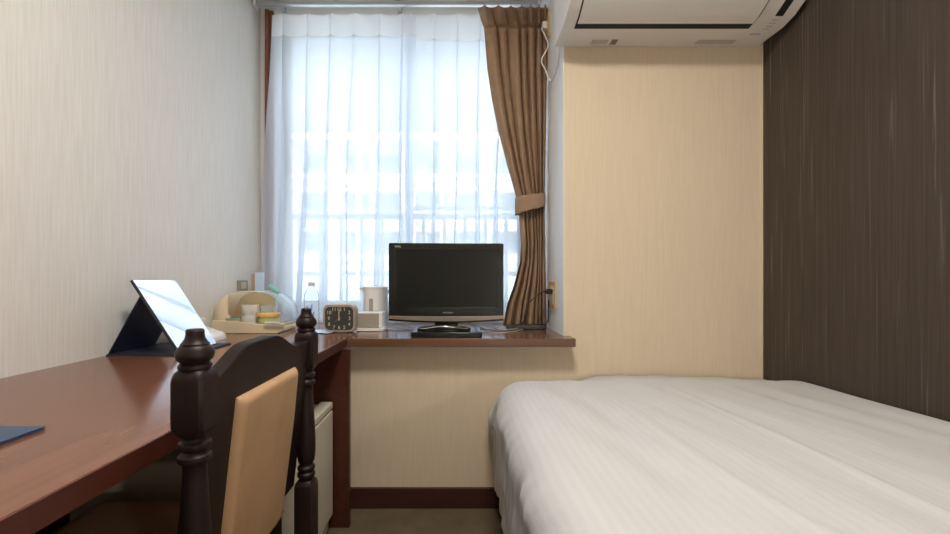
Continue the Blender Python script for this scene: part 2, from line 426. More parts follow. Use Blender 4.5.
# ------------------------------------------------------------------ curtain rail and curtains
ra = thing('curtain_rail', 'aluminium double curtain rail across the top of the window', 'curtain rail', (-.3, 2.1, 2.35))
zt1, zt2 = 2.352, 2.352
obj('track', bx(XL + .006, XB - .012, 2.165, 2.188, 2.340, 2.362), M['alu'], ra, bevel=.003)
obj('track', bx(XL + .02, XB - .012, 2.06, 2.083, 2.345, 2.367), M['alu'], ra, bevel=.003)
for x in (-.93, -.31, .30):
    obj('bracket', box(bx(x - .012, x + .012, 2.05, YWIN, 2.363, 2.369), x - .012, x + .012, YWIN - .004, YWIN, 2.33, 2.39), M['alu'], ra)
for x in (XL + .006, XB - .022): obj('end_cap', bx(x, x + .012, 2.155, 2.195, 2.333, 2.367), M['white'], ra, bevel=.003)

def sheer(name, label, xa, xb, D, npl, seed, ytop=14):
    ztop = at(0, ytop, D).z; zbot = TT + .012
    zh = at(0, 37.5, D).z
    def fn(u, v):
        z = ztop + (zbot - ztop) * v
        q = sm(v * 1.6)
        ph = u * npl
        amp = .165 + .15 * v ** .7 + .07 * noise.noise(Vector((ph * .7, v * 2, seed)))
        wob = (.06 + .30 * q) * noise.noise(Vector((ph * .75, v * 1.1, seed + 5)))
        k = ph + wob
        s2 = amp * math.sin(2 * PI * k) + .05 * q * math.sin(4 * PI * k + 2 * noise.noise(Vector((seed, ph * .3, v))))
        e0 = interp(v, [(0, xa[0]), (1, xa[1])]); e1 = interp(v, [(0, xb[0]), (1, xb[1])])
        fr = (ph + s2 * (1 if 0 else 1)) / npl
        x = e0 + (e1 - e0) * fr
        y = D + (.010 + .018 * q) * math.cos(2 * PI * k) + .004 * noise.noise(Vector((ph * 2, v * 5, seed + 9)))
        return (x, y, z)
    hv = (ztop - zh) / (ztop - zbot)
    o = obj(name, grid(bm_new(), fn, npl * 22, 72, mi=lambda u, v: 1 if v < hv else 0), [M['sheer'], M['hem']], smooth=180)
    return tag(o, label, 'curtain', 'sheer curtains over the window')
px = lambda x, D: (x - CX) * D / F
sheer('sheer_curtain', 'white sheer curtain hanging over the left half of the window', (px(272, 2.17), px(262.5, 2.17)), (px(415, 2.17), px(413, 2.17)), 2.165, 6, 1.3)
sheer('sheer_curtain', 'white sheer curtain over the right half, running behind the brown curtain', (px(398, 2.2), px(400, 2.2)), (px(540, 2.2), px(530, 2.2)), 2.195, 6, 8.1)

# heavy curtain
DD = 2.03
LB = [(8, 478), (20, 481), (28, 484), (40, 485), (70, 487.5), (100, 492), (130, 498), (165, 507), (196, 516), (203, 517.5), (211, 519), (245, 521), (262, 520), (285, 514), (305, 507), (327, 502.5)]
RB = [(8, 548.5), (40, 547.5), (120, 546), (203, 544.5), (240, 545), (327, 546.5)]
def drape_fn(u, v):
    y = 6 + (325.5 - 6) * v
    a, b = interp(y, LB), interp(y, RB)
    npl = 7.0; low = sm((y - 215) / 60); up = sm((y - 32) / 50) * (1 - low)
    head = 1 - sm((y - 24) / 5)
    tie = math.exp(-((y - 203) / 20) ** 2)
    u_ = interp(u, [(0, 0), (.19, .143), (.39, .286), (.545, .43), (.69, .57), (.81, .714), (.91, .857), (1, 1)]) + (1 - head) * .022 * math.sin(2 * PI * 2.7 * u + 2.1 - 3 * low)
    ph = u_ * npl + (.35 * up + .5 * low) * noise.noise(Vector((u * 3.1, y * .006, 7 if y < 203 else 7.6)))
    f = ph - math.floor(ph); rnd_ = noise.noise(Vector((u * 6, 2.2 + y * .012, 0)))
    tubev = abs(math.sin(PI * ph)) ** .55                    # round folds with sharp valleys between
    fine = math.sin(PI * ph * 2 + 1.5 * up) ** 2
    amp = (.042 + .026 * rnd_) * (1 - .35 * tie) + .010 * low - .030 * math.exp(-((y - 27) / 2.5) ** 2) + .012 * head
    D = DD + .02 - amp * tubev - (.006 * up + .010 * low) * fine * (.5 + noise.noise(Vector((u * 7, y * .008, 4))))
    D += .008 * noise.noise(Vector((u * 4, y * .012, 2))) * (1 - head)
    fr = (ph - .08 * math.sin(2 * PI * ph)) / npl if head < .5 else u
    x = a + (b - a) * u
    x += head * 2.2 * math.sin(PI * 2 * ph) * (1 if y < 24 else .3)
    top = 1.6 * math.cos(2 * PI * ph) * head * max(0, 1 - (y - 6) / 10)
    return at(x, y + top, D)
dr = thing('drape', 'tan brown curtain gathered at the right side of the window', 'curtain', (.3, DD, TT))
obj('curtain_fabric', grid(bm_new(), drape_fn, 260, 150), M['drape'], dr, smooth=180, solid=.0015)
def tie_fn(u, v):
    t = 2 * PI * u
    x0, x1 = px(516, DD - .03), px(545.5, DD - .02)
    cx, rx = (x0 + x1) / 2, (x1 - x0) / 2
    z0 = at(0, 203, DD - .03).z; h = .036
    z = z0 + (v - .5) * 2 * h * (1 - .12 * math.cos(t)) + .014 * math.cos(t) + .002 * math.sin(9 * t)
    return (cx + rx * math.cos(t) * (1 - .02 * (2 * v - 1) ** 2), DD - .008 - .052 * math.sin(t), z)
obj('tieback', grid(bm_new(), tie_fn, 64, 8), M['drape'], dr, smooth=180, solid=.004)

# ------------------------------------------------------------------ desk and counter
XE = -.434
dk = thing('desk', 'long red brown wooden desk running along the left wall', 'desk', (XL + .31, .5, 0))
obj('desk_top', bx(XL + .001, XE - .001, -.75, YWIN - .001, TT - .030, TT), M['desk'], dk, bevel=.0015)
obj('edge_band', bx(XE - .001, XE + .002, -.75, 1.634, TT - .032, TT - .0005), M['edge'], dk, bevel=.001)
obj('side_panel', bx(XL + .028, -.407, 1.578, 1.602, 0, TT - .033), M['edge'], dk, bevel=.001)
obj('side_panel', bx(XL + .02, XE - .02, -.70, -.675, 0, TT - .030), M['edge'], dk, bevel=.001)
obj('back_panel', bx(XL + .013, XL + .027, -.675, 1.598, .02, TT - .030), M['edge'], dk)
wc = thing('window_counter', 'brown wooden counter shelf below the window, carrying the television', 'shelf', (.0, 1.9, TT - .033))
b = bm_new(); prism(b, [(XE + .003, 1.636), (.457, 1.636), (.457, YW - .001), (XB - .003, YW - .001), (XB - .003, YWIN - .001), (XE + .001, YWIN - .001)], TT - .033, TT - .0005, 'z')
obj('shelf_board', b, M['counter'], wc, bevel=.0015)

# ------------------------------------------------------------------ fridge
fr = thing('mini_fridge', 'beige mini fridge under the desk, facing the bed', 'fridge', (-.72, 1.30, 0))
obj('body', bx(-.98, -.515, 1.06, 1.56, .02, .470), M['fridge'], fr, bevel=.008, seg=3)
obj('door', box(bx(-.505, -.462, 1.055, 1.562, .06, .448), -.51, -.462, 1.055, 1.562, .451, .478), M['fridge'], fr, bevel=.007, seg=3)
obj('gasket', bx(-.516, -.504, 1.065, 1.555, .06, .458), M['rubber'], fr)
obj('plinth', bx(-.52, -.475, 1.07, 1.55, .012, .055), M['fridge'], fr, bevel=.003)
for x in (-.95, -.55):
    for y in (1.09, 1.53): obj('foot', lathe(bm_new(), [(0, 0), (.014, 0), (.014, .02), (0, .02)], x, y, 14), M['rubber'], fr)

# ------------------------------------------------------------------ chair
CXc = -.357; Y1, Y2 = .573, .993
ch = thing('wooden_chair', 'dark wooden chair with turned posts and a tan back pad, tucked under the desk', 'chair', (-.58, .783, 0))
def post(y):
    b = bm_new(); h = .0220; c = .0045
    prof = [(0, .861), (.0100, .8605), (.0116, .858), (.0112, .854), (.0124, .848), (.0160, .8425), (.0178, .841), (.0174, .839), (.0208, .836), (.0234, .830), (.0237, .826), (.0220, .820), (.0182, .8165),
            (.0175, .815), (.0200, .813), (.0207, .810), (.0195, .807), (.0170, .8055), (.0175, .795)]
    lathe(b, prof + [(0, .795)], CXc, y, 36)
    octo = lambda s, cc: [(CXc + s - cc, y + s), (CXc - s + cc, y + s), (CXc - s, y + s - cc), (CXc - s, y - s + cc), (CXc - s + cc, y - s), (CXc + s - cc, y - s), (CXc + s, y - s + cc), (CXc + s, y + s - cc)]
    def block(z0, z1):
        rings = []
        for z, s, cc in ((z0, h * .74, .007), (z0 + .006, h * .93, .006), (z0 + .012, h, c), (z1 - .014, h, c), (z1 - .005, h * .92, .006), (z1, h * .74, .007)):
            rings.append([b.verts.new((p[0], p[1], z)) for p in octo(s, cc)])
        for A, B in zip(rings, rings[1:]):
            for i in range(8): b.faces.new((A[i], A[(i + 1) % 8], B[(i + 1) % 8], B[i]))
        b.faces.new(rings[0][::-1]); b.faces.new(rings[-1])
    block(.718, .807)
    prof = [(0, .722), (.0175, .720), (.0150, .714), (.0160, .711), (.0198, .7085), (.0205, .705), (.0198, .7015), (.0165, .699), (.0155, .697), (.0168, .694), (.0203, .691), (.0210, .687), (.0200, .683), (.0160, .680),
            (.0145, .675), (.0150, .660), (.0168, .63), (.0192, .59), (.0208, .56), (.0214, .535), (.0205, .515), (.0180, .502), (.0150, .496), (.0160, .493), (.0195, .490), (.0200, .4865), (.0190, .483), (.0160, .4805), (.0165, .478), (.0198, .475), (.0204, .471), (.0196, .467), (.0165, .464), (.0160, .460), (.0185, .456), (0, .450)]
    lathe(b, prof, CXc, y, 36)
    block(.0, .460)
    return b
for y in (Y1, Y2): obj('back_post', post(y), M['chairwood'], ch, smooth=35)
# crest and back board, leaning slightly
def crest_z(y):
    t = abs(y - .752) / .185
    return .783 + .040 * (1 - sm((t - .22) / .70)) + .004 * sm((t - .85) / .15)
def board_x(z): return CXc + .003 - .11 * max(0, .775 - z)
b = bm_new(); N = 48; ys = [Y1 + .014 + (Y2 - Y1 - .028) * i / N for i in range(N + 1)]
rows = []
for k in range(13):
    t = k / 12
    rows.append([(y, .45 + (crest_z(y) - .45) * t) for y in ys])
fr_ = [[b.verts.new((board_x(z) + .010, y, z)) for y, z in r] for r in rows]
bk_ = [[b.verts.new((board_x(z) - .016, y, z)) for y, z in r] for r in rows]
for g in (fr_, bk_):
    for j in range(12):
        for i in range(N): b.faces.new((g[j][i], g[j][i + 1], g[j + 1][i + 1], g[j + 1][i]))
for i in range(N):
    b.faces.new((fr_[12][i], fr_[12][i + 1], bk_[12][i + 1], bk_[12][i])); b.faces.new((fr_[0][i], fr_[0][i + 1], bk_[0][i + 1], bk_[0][i]))
for j in range(12):
    for i in (0, N): b.faces.new((fr_[j][i], fr_[j + 1][i], bk_[j + 1][i], bk_[j][i]))
obj('back_board', b, M['chairwood'], ch, bevel=.003, seg=2)
# tan pad on the back
def pad_fn(side):
    def fn(u, v):
        y = .660 + (.893 - .660) * u; z = .425 + (.7425 - .425) * v
        eu = min(u, 1 - u) * 20; ev = min(v, 1 - v) * 24
        e = min(1, eu) * min(1, ev); th = .004 + .011 * math.sqrt(max(0, 1 - (1 - e) ** 2)) + .003 * math.sin(PI * u) * math.sin(PI * v)
        th += .0018 * noise.noise(Vector((y * 22, z * 9, 1)))
        return (board_x(z) + .010 + (th if side else 0), y, z)
    return fn
b = bm_new(); grid(b, pad_fn(1), 48, 60); grid(b, pad_fn(0), 48, 60); bmesh.ops.remove_doubles(b, verts=b.verts, dist=.00001)
# close the rim
bd = [e for e in b.edges if len(e.link_faces) == 1]; bmesh.ops.bridge_loops(b, edges=bd)
obj('back_pad', b, M['tan'], ch, smooth=60)
# seat under the desk
seatpoly = [(-.40, .605), (-.40, .962), (-.80, .985), (-.835, .96), (-.835, .606), (-.80, .582)]
obj('seat_frame', prism(bm_new(), seatpoly, .335, .391, 'z'), M['chairwood'], ch, bevel=.004)
b = bm_new()
def seat_fn(u, v):
    x = -.402 - .43 * u; w = .193 + .01 * u; y = .783 + (2 * v - 1) * w
    e = min(1, min(u, 1 - u) * 9) * min(1, min(v, 1 - v) * 9)
    return (x, y, .392 + .034 * math.sqrt(max(0, 1 - (1 - e) ** 2)))
grid(b, seat_fn, 30, 30)
obj('seat_pad', b, M['tan'], ch, smooth=180, solid=.002)
for y in (.615, .951):
    obj('front_leg', lathe(bm_new(), [(0, 0), (.015, 0), (.018, .05), (.022, .20), (.016, .26), (.022, .28), (.022, .336), (0, .336)], -.80, y, 24), M['chairwood'], ch)
for y in (Y1 + .01, Y2 - .01): obj('stretcher', tube(bm_new(), [(-.372, y, .16), (-.80, y + (.03 if y < .7 else -.03), .16)], .010, sub=1), M['chairwood'], ch)

# ------------------------------------------------------------------ bed
bd_ = thing('bed', 'white covered bed base and mattress against the dark wall', 'bed', (.70, .6, 0))
obj('bed_base', bx(.185, XR - .004, -.38, 1.69, .03, .28), M['bedding'], bd_, bevel=.01, seg=3)
obj('mattress', bx(.18, XR - .004, -.38, 1.68, .285, .50), M['bedding'], bd_, bevel=.03, seg=4)
for x in (.26, XR - .08):
    for y in (-.30, 1.60): obj('leg', bx(x - .02, x + .02, y - .02, y + .02, 0, .03), M['black'], bd_)
def duvet_fn(u, v):
    y = -.50 + 2.205 * v
    # cross section path, s = length from the lower hem on the left
    H = .40; Wd = 1.10; Lq = H + Wd
    s = u * Lq
    r = .085
    top = .554
    far = sm((y - 1.50) / .20); 
    if s < H - r * .8:
        t = s / (H - r * .8)
        z = .13 + (top - r - .13) * t; x = .150 - .016 * math.sin(PI * min(1, t * 1.0) * .5) ** 2
        side = 1.
    else:
        t = (s - (H - r * .8)) / (r * 1.57)
        if t < 1:
            a = t * PI / 2; x = .134 + r * (1 - math.cos(a)); z = top - r + r * math.sin(a); side = 1 - t
        else:
            q = (s - (H - r * .8) - r * 1.57) / (Lq - (H - r * .8) - r * 1.57)
            x = .134 + r + q * (XR - .010 - .134 - r); z = top; side = 0
    # puffiness and long soft folds that run down the bed
    q = max(0, min(1, (x - .14) / 1.09)); onTop = 1 - side
    z += onTop * (.014 * math.sin(PI * q) ** .7 - .012 * sm((1.5 - y) / .4) * math.exp(-((x - .40 - .05 * (y - 1)) / .05) ** 2) + .006 * sm((x - 1.1) / .12))
    z += onTop * .010 * noise.noise(Vector((x * 5, y * 1.4, 4)))
    z += onTop * .005 * noise.noise(Vector((x * 15 + y * 3, y * 2.5, 9)))
    xr = .715 - .06 * (y - 1.2)
    z += onTop * .006 * math.exp(-((x - xr) / .007) ** 2) * sm((1.45 - y) / .15)
    x2 = .47 + .10 * (1.2 - y) + .02 * math.sin(y * 6)
    z += onTop * .0035 * math.exp(-((x - x2) / .012) ** 2) * sm((1.3 - y) / .2)
    # far end sinks towards the wall, more at the left corner
    z -= far * (.032 + .075 * max(0, 1 - (x - .14) / .42)) * (1 if z > .4 else .3)
    x += .010 * side * noise.noise(Vector((y * 7, z * 9, 1))) + .007 * side * noise.noise(Vector((y * 22 + z * 12, z * 7, 5)))
    x += -.012 * side * math.exp(-((z - .40) / .05) ** 2) * far
    return (x, y, z)
b = bm_new(); grid(b, duvet_fn, 170, 220, uv=lambda u, v: (u * 1.5, v * 2.2))
dv = obj('duvet', b, M['bedding'], smooth=180, solid=.006)
tag(dv, 'white striped duvet spread over the bed, one edge hanging at its left side', 'duvet')

# ------------------------------------------------------------------ air conditioner
ac = thing('air_conditioner', 'white wall mounted air conditioner above the bed with its flap underneath', 'air conditioner', (.8, YW, 1.876))
prof = [(YW - .001, 1.877), (1.62, 1.875), (1.584, 1.8745), (1.53, 1.885), (1.48, 1.910), (1.445, 1.94), (1.42, 1.98), (1.405, 2.04), (1.405, 2.12), (1.415, 2.15), (1.44, 2.165), (YW - .001, 2.17)]
obj('casing', prism(bm_new(), prof, .392, 1.222, 'x'), M['acwhite'], ac, bevel=.004, seg=3)
def strip(x0, x1, d0, d1, off, th):
    """sheet following the underside between distances d0 > d1"""
    P = [(y, z) for y, z in prof[:9]]
    n = 14; out = []
    for i in range(n + 1):
        d = d0 + (d1 - d0) * i / n
        z = interp(-d, [(-y, z) for y, z in P]); out.append((d, z))
    poly = [(d, z - off) for d, z in out] + [(d, z - off + th) for d, z in out[::-1]]
    return prism(bm_new(), poly, x0, x1, 'x')
obj('air_outlet', strip(.437, 1.094, 1.590, 1.45, .0012, .004), M['acdark'], ac, smooth=60)
obj('flap', strip(.4425, 1.0885, 1.560, 1.445, .005, .005), M['acwhite'], ac, smooth=60)
def underside(xa, xb, da, db, m, name='sticker', o=.0008):
    return obj(name, strip(xa, xb, da, db, o, .0012), m, ac, smooth=60)
xd = lambda x, D: (x - CX) * D / F
# caution labels: rows of tiny print
def dprint(xa, xb, d0, d1, rows, seed, dark):
    rnd = random.Random(seed); b = bm_new()
    for k in range(rows):
        d = d0 + (d1 - d0) * (k + .5) / rows; x = xa
        while x < xb:
            w = rnd.uniform(.004, .012)
            z = interp(-d, [(-y, z) for y, z in prof[:9]]) - .0010
            box(b, x, min(x + w, xb), d - .0012, d + .0012, z, z + .0006); x += w + .003
    if dark: 
        z = interp(-((d0 + d1) / 2), [(-y, z) for y, z in prof[:9]]) - .0011
        box(b, dark[0], dark[1], min(d0, d1), max(d0, d1), z, z + .0006)
    return b
obj('sticker', dprint(xd(591, 1.69), xd(607, 1.69), 1.70, 1.665, 4, 1, (xd(611, 1.68), xd(617, 1.68))), M['acgrey'], ac)
obj('sticker', dprint(xd(695, 1.69), xd(733, 1.69), 1.70, 1.665, 4, 2, None), M['acgrey'], ac)
underside(1.150, 1.178, 1.53, 1.475, M['acdark'], 'display', .0012)
obj('sticker', dprint(1.153, 1.175, 1.60, 1.54, 4, 3, None), M['acgrey'], ac)
obj('sticker', dprint(1.125, 1.165, 1.635, 1.62, 2, 4, None), M['acgrey'], ac)

# power cord of the air conditioner on the bay's side wall
X_ = XB - .004
p0 = at(544, 26, 2.0); p0.x = X_ - .02
cp = [Vector((.395, 2.0, p0.z - .01)), at(548, 45, 1.97), at(541.5, 60, 1.97), at(545.5, 70, 1.95), at(549.5, 80, 1.93), at(555, 77, 1.87), at(558.5, 62, 1.80), at(559, 48, 1.735), at(560, 44, 1.70)]
for q in cp: q.x = min(q.x, XB - .007)
cp[-1] = Vector((XB - .03, 1.718, 1.885)); 
pc = obj('power_cord', tube(bm_new(), cp, .0032), M['white'], ac)
obj('plug', bx(.400, .430, 1.995, 2.03, p0.z - .012, p0.z + .022), M['white'], pc, bevel=.004)
tag(obj('wall_outlet', bx(XB - .010, XB - .0022, 1.975, 2.055, p0.z - .06, p0.z + .06), M['yellowed'], bevel=.002), 'yellowed outlet plate high beside the curtain top', 'outlet')

# ------------------------------------------------------------------ outlets low
ol = thing('wall_outlet', 'beige outlet plate with a black plug, low beside the brown curtain', 'outlet', (XB, 1.91, .86))
zo0, zo1 = at(0, 308, 1.91).z, at(0, 281.5, 1.91).z
obj('plate', bx(XB - .010, XB - .0022, 1.845, 1.975, zo0, zo1), M['yellowed'], ol, bevel=.003)
obj('socket', box(bx(XB - .012, XB - .009, 1.868, 1.90, zo0 + .02, zo1 - .02), XB - .012, XB - .009, 1.915, 1.950, zo0 + .02, zo1 - .02), M['ivory'], ol, bevel=.001)
zp = at(0, 291.5, 1.885).z
tag(obj('cord', tube(bm_new(), [at(548.5, 300, 1.93), at(548, 312, 1.95), at(547.5, 322, 1.97), (.385, 1.975, TT + .006)], .0028), M['black']), 'thin dark cord dropping from the low outlet to the counter', 'cord')
ps = thing('power_strip', 'flat black power strip at the foot of the brown curtain', 'power strip', (.32, 1.955, TT))
obj('body', bx(px(506, 1.94), px(546, 1.94), 1.925, 1.965, TT, TT + .022), M['black'], ps, bevel=.004)
obj('switch', bx(.39, .405, 1.935, 1.955, TT + .021, TT + .026), M['black'], ps, bevel=.001)

# ------------------------------------------------------------------ television
TD = 1.80
tv = thing('television', 'small black flat television standing on the window counter', 'television', (px(446, TD), TD + .03, TT))
x0, x1 = px(388.5, TD), px(503.7, TD); zT, zB = at(0, 242.8, TD).z, at(0, 323, TD).z
xc = (x0 + x1) / 2
def lowcurve(x, c=.010): return c * ((x - xc) / ((x1 - x0) / 2)) ** 2
cab = [(x0 + .004, zT), (x1 - .004, zT - .002), (x1, zT - .006)] + [(x1 - (x1 - x0) * i / 20, zB + lowcurve(x1 - (x1 - x0) * i / 20)) for i in range(21)] + [(x0, zT - .004)]
obj('cabinet', prism(bm_new(), cab, TD, TD + .055, 'y'), M['tvblack'], tv, bevel=.003)
obj('back_cover', prism(bm_new(), rrect(x0 + .05, x1 - .05, zB + .04, zT - .03, .03), TD + .055, TD + .095, 'y'), M['black'], tv, bevel=.01)
sx0, sx1, sz1, sz0 = px(396.5, TD), px(498, TD), at(0, 250, TD).z, at(0, 307.5, TD).z
bz = TD - .004
b = bm_new()
box(b, x0 + .002, sx0, bz, TD, sz0 - .03, zT - .004); box(b, sx1, x1 - .002, bz, TD, sz0 - .03, zT - .004)
box(b, sx0, sx1, bz, TD, sz1, zT - .004); box(b, sx0, sx1, bz, TD, sz0 - .03, sz0)
obj('bezel', b, M['tvblack'], tv, bevel=.001)
obj('screen', bx(sx0, sx1, TD - .0015, TD + .001, sz0, sz1), M['screen'], tv, smooth=0)
n = 20
bot = [(x0 + .001 + (x1 - x0 - .002) * i / n) for i in range(n + 1)]
poly = [(x, zB + .008 + lowcurve(x)) for x in bot] + [(x, zB + .028 + lowcurve(x, .004)) for x in bot[::-1]]
obj('trim_strip', prism(bm_new(), poly, TD - .006, TD + .001, 'y'), M['tvsilver'], tv, bevel=.001)
obj('brand_lettering', lettering(bm_new(), 'MITSUBISHI', .0085, (xc + .008, TD - .0046, at(0, 312.7, TD).z), (1, 0, 0), (0, 0, 1)), M['chrome'], tv, smooth=0)
obj('badge_lettering', lettering(bm_new(), 'REAL', .0120, (px(398.2, TD), TD - .0046, at(0, 246.6, TD).z), (1, 0, 0), (0, 0, 1)), M['lume'], tv, smooth=0)
obj('neck', prism(bm_new(), rrect(xc - .05, xc + .05, TT + .02, zB + .06, .01), TD + .02, TD + .05, 'y'), M['tvblack'], tv, bevel=.004)
bx0, bx1 = px(410.3, 1.665), px(482.3, 1.665)
obj('stand_base', prism(bm_new(), rrect(bx0, bx1, 1.665, 1.86, .012), TT, TT + .020, 'z'), M['tvblack'], tv, bevel=.003)
cxm = (bx0 + bx1) / 2 - .012
obj('swivel_disc', lathe(bm_new(), [(0, TT + .0205), (.112, TT + .0205), (.112, TT + .026), (.10, TT + .032), (.06, TT + .037), (0, TT + .040)], cxm, 1.76, 48, sy=.62), M['tvblack'], tv)
obj('chrome_ring', tube(bm_new(), [(cxm + .105 * math.cos(a), 1.76 + .066 * math.sin(a), TT + .034 + .006 * math.sin(a * 3)) for a in [PI + .3 + (PI - .6) * i / 12 for i in range(13)]], .0032), M['chrome'], tv)
tc_ = obj('power_cord', tube(bm_new(), [(XB - .04, 1.885, zp), at(543, 292, 1.88), at(535, 297, 1.87), at(528, 305, 1.87), at(525, 315, 1.87), at(523.5, 322, 1.88), at(515, 327, 1.93) + Vector((0, 0, .002))], .0034), M['black'], tv)
obj('plug', bx(XB - .042, XB - .012, 1.872, 1.898, zp - .011, zp + .011), M['black'], tc_, bevel=.004)
tag(obj('cable_bundle', tube(tube(tube(bm_new(), [(.02, 1.915, TT + .045), (.07, 1.905, TT + .02), (.12, 1.87, TT + .006), (.20, 1.86, TT + .006), (.27, 1.92, TT + .006)], .003),
    [(.03, 1.92, TT + .04), (.09, 1.91, TT + .02), (.15, 1.78, TT + .005), (.22, 1.80, TT + .005), (.29, 1.90, TT + .005)], .0026),
    [(.0, 1.93, TT + .03), (.08, 1.93, TT + .02), (.16, 1.88, TT + .004), (.26, 1.96, TT + .004)], .0026), M['greyplas']), 'grey cables looping out behind the television stand', 'cable')

# ------------------------------------------------------------------ clock
CD = 1.815
ck = thing('alarm_clock', 'square champagne alarm clock with a dark dial, beside the grey box', 'clock', (px(339, CD), CD + .02, TT))
cx0, cx1 = px(322.8, CD), px(355.6, CD); cz1 = at(0, 304.8, CD).z; cz0 = TT + .003
ccx, ccz = (cx0 + cx1) / 2, (cz0 + cz1) / 2
obj('case', prism(bm_new(), rrect(cx0, cx1, cz0, cz1, .026, 8), CD, CD + .05, 'y'), M['bronze'], ck, bevel=.004, seg=3)
obj('dial', prism(bm_new(), rrect(cx0 + .010, cx1 - .010, cz0 + .009, cz1 - .009, .020, 8), CD - .001, CD + .001, 'y'), M['dial'], ck)
hw, hh = (cx1 - cx0) / 2 - .026, (cz1 - cz0) / 2 - .020
b = bm_new()
for k in range(1, 13):
    a = PI / 2 - k * PI / 6; c, s_ = math.cos(a), math.sin(a)
    f = min(hw / max(abs(c), 1e-6), hh / max(abs(s_), 1e-6)); f = min(f, .050)
    lettering(b, str(k), .021, (ccx + f * c, CD - .0012, ccz + f * s_), (1, 0, 0), (0, 0, 1))
obj('dial_numbering', b, M['lume'], ck, smooth=0)
def hand(L, w, a, y, m, back=.008):
    d = Vector((math.sin(a), 0, math.cos(a))); n_ = Vector((d.z, 0, -d.x)); o_ = Vector((ccx, y, ccz)); b = bm_new()
    q = [o_ - back * d - w * n_, o_ - back * d + w * n_, o_ + L * d + w * .6 * n_, o_ + L * d - w * .6 * n_]
    vs = [b.verts.new(p) for p in q] + [b.verts.new(p + Vector((0, .0006, 0))) for p in q]
    b.faces.new(vs[:4][::-1]); b.faces.new(vs[4:])
    for i in range(4): b.faces.new((vs[i], vs[(i + 1) % 4], vs[4 + (i + 1) % 4], vs[4 + i]))
    return obj('clock_hand', b, m, ck, smooth=0)
hand(.040, .0016, 0.0, CD - .003, M['lume']); hand(.026, .0024, -.02, CD - .0038, M['lume']); hand(.020, .0010, .03, CD - .0046, M['red'], .002); hand(.022, .0008, math.radians(232), CD - .0024, M['greyplas'])
obj('snooze_bar', prism(bm_new(), rrect(ccx - .028, ccx + .028, cz1 - .002, cz1 + .006, .003), CD + .008, CD + .042, 'y'), M['ivory'], ck, bevel=.001)
for x in (cx0 + .03, cx1 - .03): obj('foot', bx(x - .008, x + .008, CD + .006, CD + .044, TT, TT + .004), M['black'], ck)

# grey box right of the clock
gb = thing('control_box', 'small warm grey box on a white base, between clock and kettle', 'box', (px(368, 1.88), 1.9, TT))
g0, g1 = px(357.5, 1.87), px(379, 1.87); zg = at(0, 312.5, 1.87).z
obj('base', prism(bm_new(), rrect(g0 - .005, g1 + .022, 1.862, 1.955, .012), TT, TT + .014, 'z'), M['white'], gb, bevel=.003)
obj('body', bx(g0, g1 + .014, 1.875, 1.95, TT + .014, zg), M['white'], gb, bevel=.004)
obj('front_panel', bx(g0 + .002, g1 - .002, 1.871, 1.876, TT + .016, zg - .004), M['greyplas'], gb, bevel=.001)
tag(obj('white_cable', tube(bm_new(), [(g1 + .02, 1.93, TT + .006), (g1 + .06, 1.90, TT + .004), (g1 + .11, 1.91, TT + .004), (g1 + .17, 1.96, TT + .004)], .0028), M['white']), 'short white cable running from the grey box behind the television', 'cable')

# kettle
KD = 2.02
kt = thing('electric_kettle', 'white electric jug kettle standing between the grey box and the television', 'kettle', (px(375.5, KD), KD, TT))
kx = px(375.7, KD); kz = at(0, 287.5, KD).z
obj('body', lathe(bm_new(), [(0, TT + .012), (.060, TT + .012), (.061, TT + .02), (.0575, TT + .10), (.0565, kz - .012), (.0560, kz - .004), (0, kz - .004)], kx, KD, 40), M['white'], kt)
obj('power_base', lathe(bm_new(), [(0, TT), (.062, TT), (.062, TT + .008), (.057, TT + .012), (0, TT + .012)], kx, KD, 40), M['ivory'], kt)
obj('lid', lathe(bm_new(), [(0, kz - .004), (.0585, kz - .004), (.0585, kz + .003), (.05, kz + .006), (0, kz + .008)], kx, KD, 40), M['white'], kt)
obj('lid_knob', lathe(bm_new(), [(0, kz + .006), (.009, kz + .006), (.008, kz + .011), (0, kz + .012)], kx, KD, 20), M['greyplas'], kt)
obj('spout', prism(bm_new(), [(kx - .052, kz - .028), (kx - .078, kz - .004), (kx - .074, kz + .002), (kx - .045, kz + .002)], KD - .014, KD + .014, 'y'), M['ivory'], kt, bevel=.003)
obj('water_window', prism(bm_new(), rrect(px(371.6, KD), px(375.4, KD), at(0, 311, KD).z, at(0, 298, KD).z, .006), KD - .0605, KD - .05, 'y'), M['greyplas'], kt, bevel=.001)
obj('handle', tube(bm_new(), [(kx + .05, KD + .02, kz - .02), (kx + .085, KD + .03, kz - .03), (kx + .09, KD + .03, kz - .09), (kx + .05, KD + .02, kz - .14)], .009), M['white'], kt)

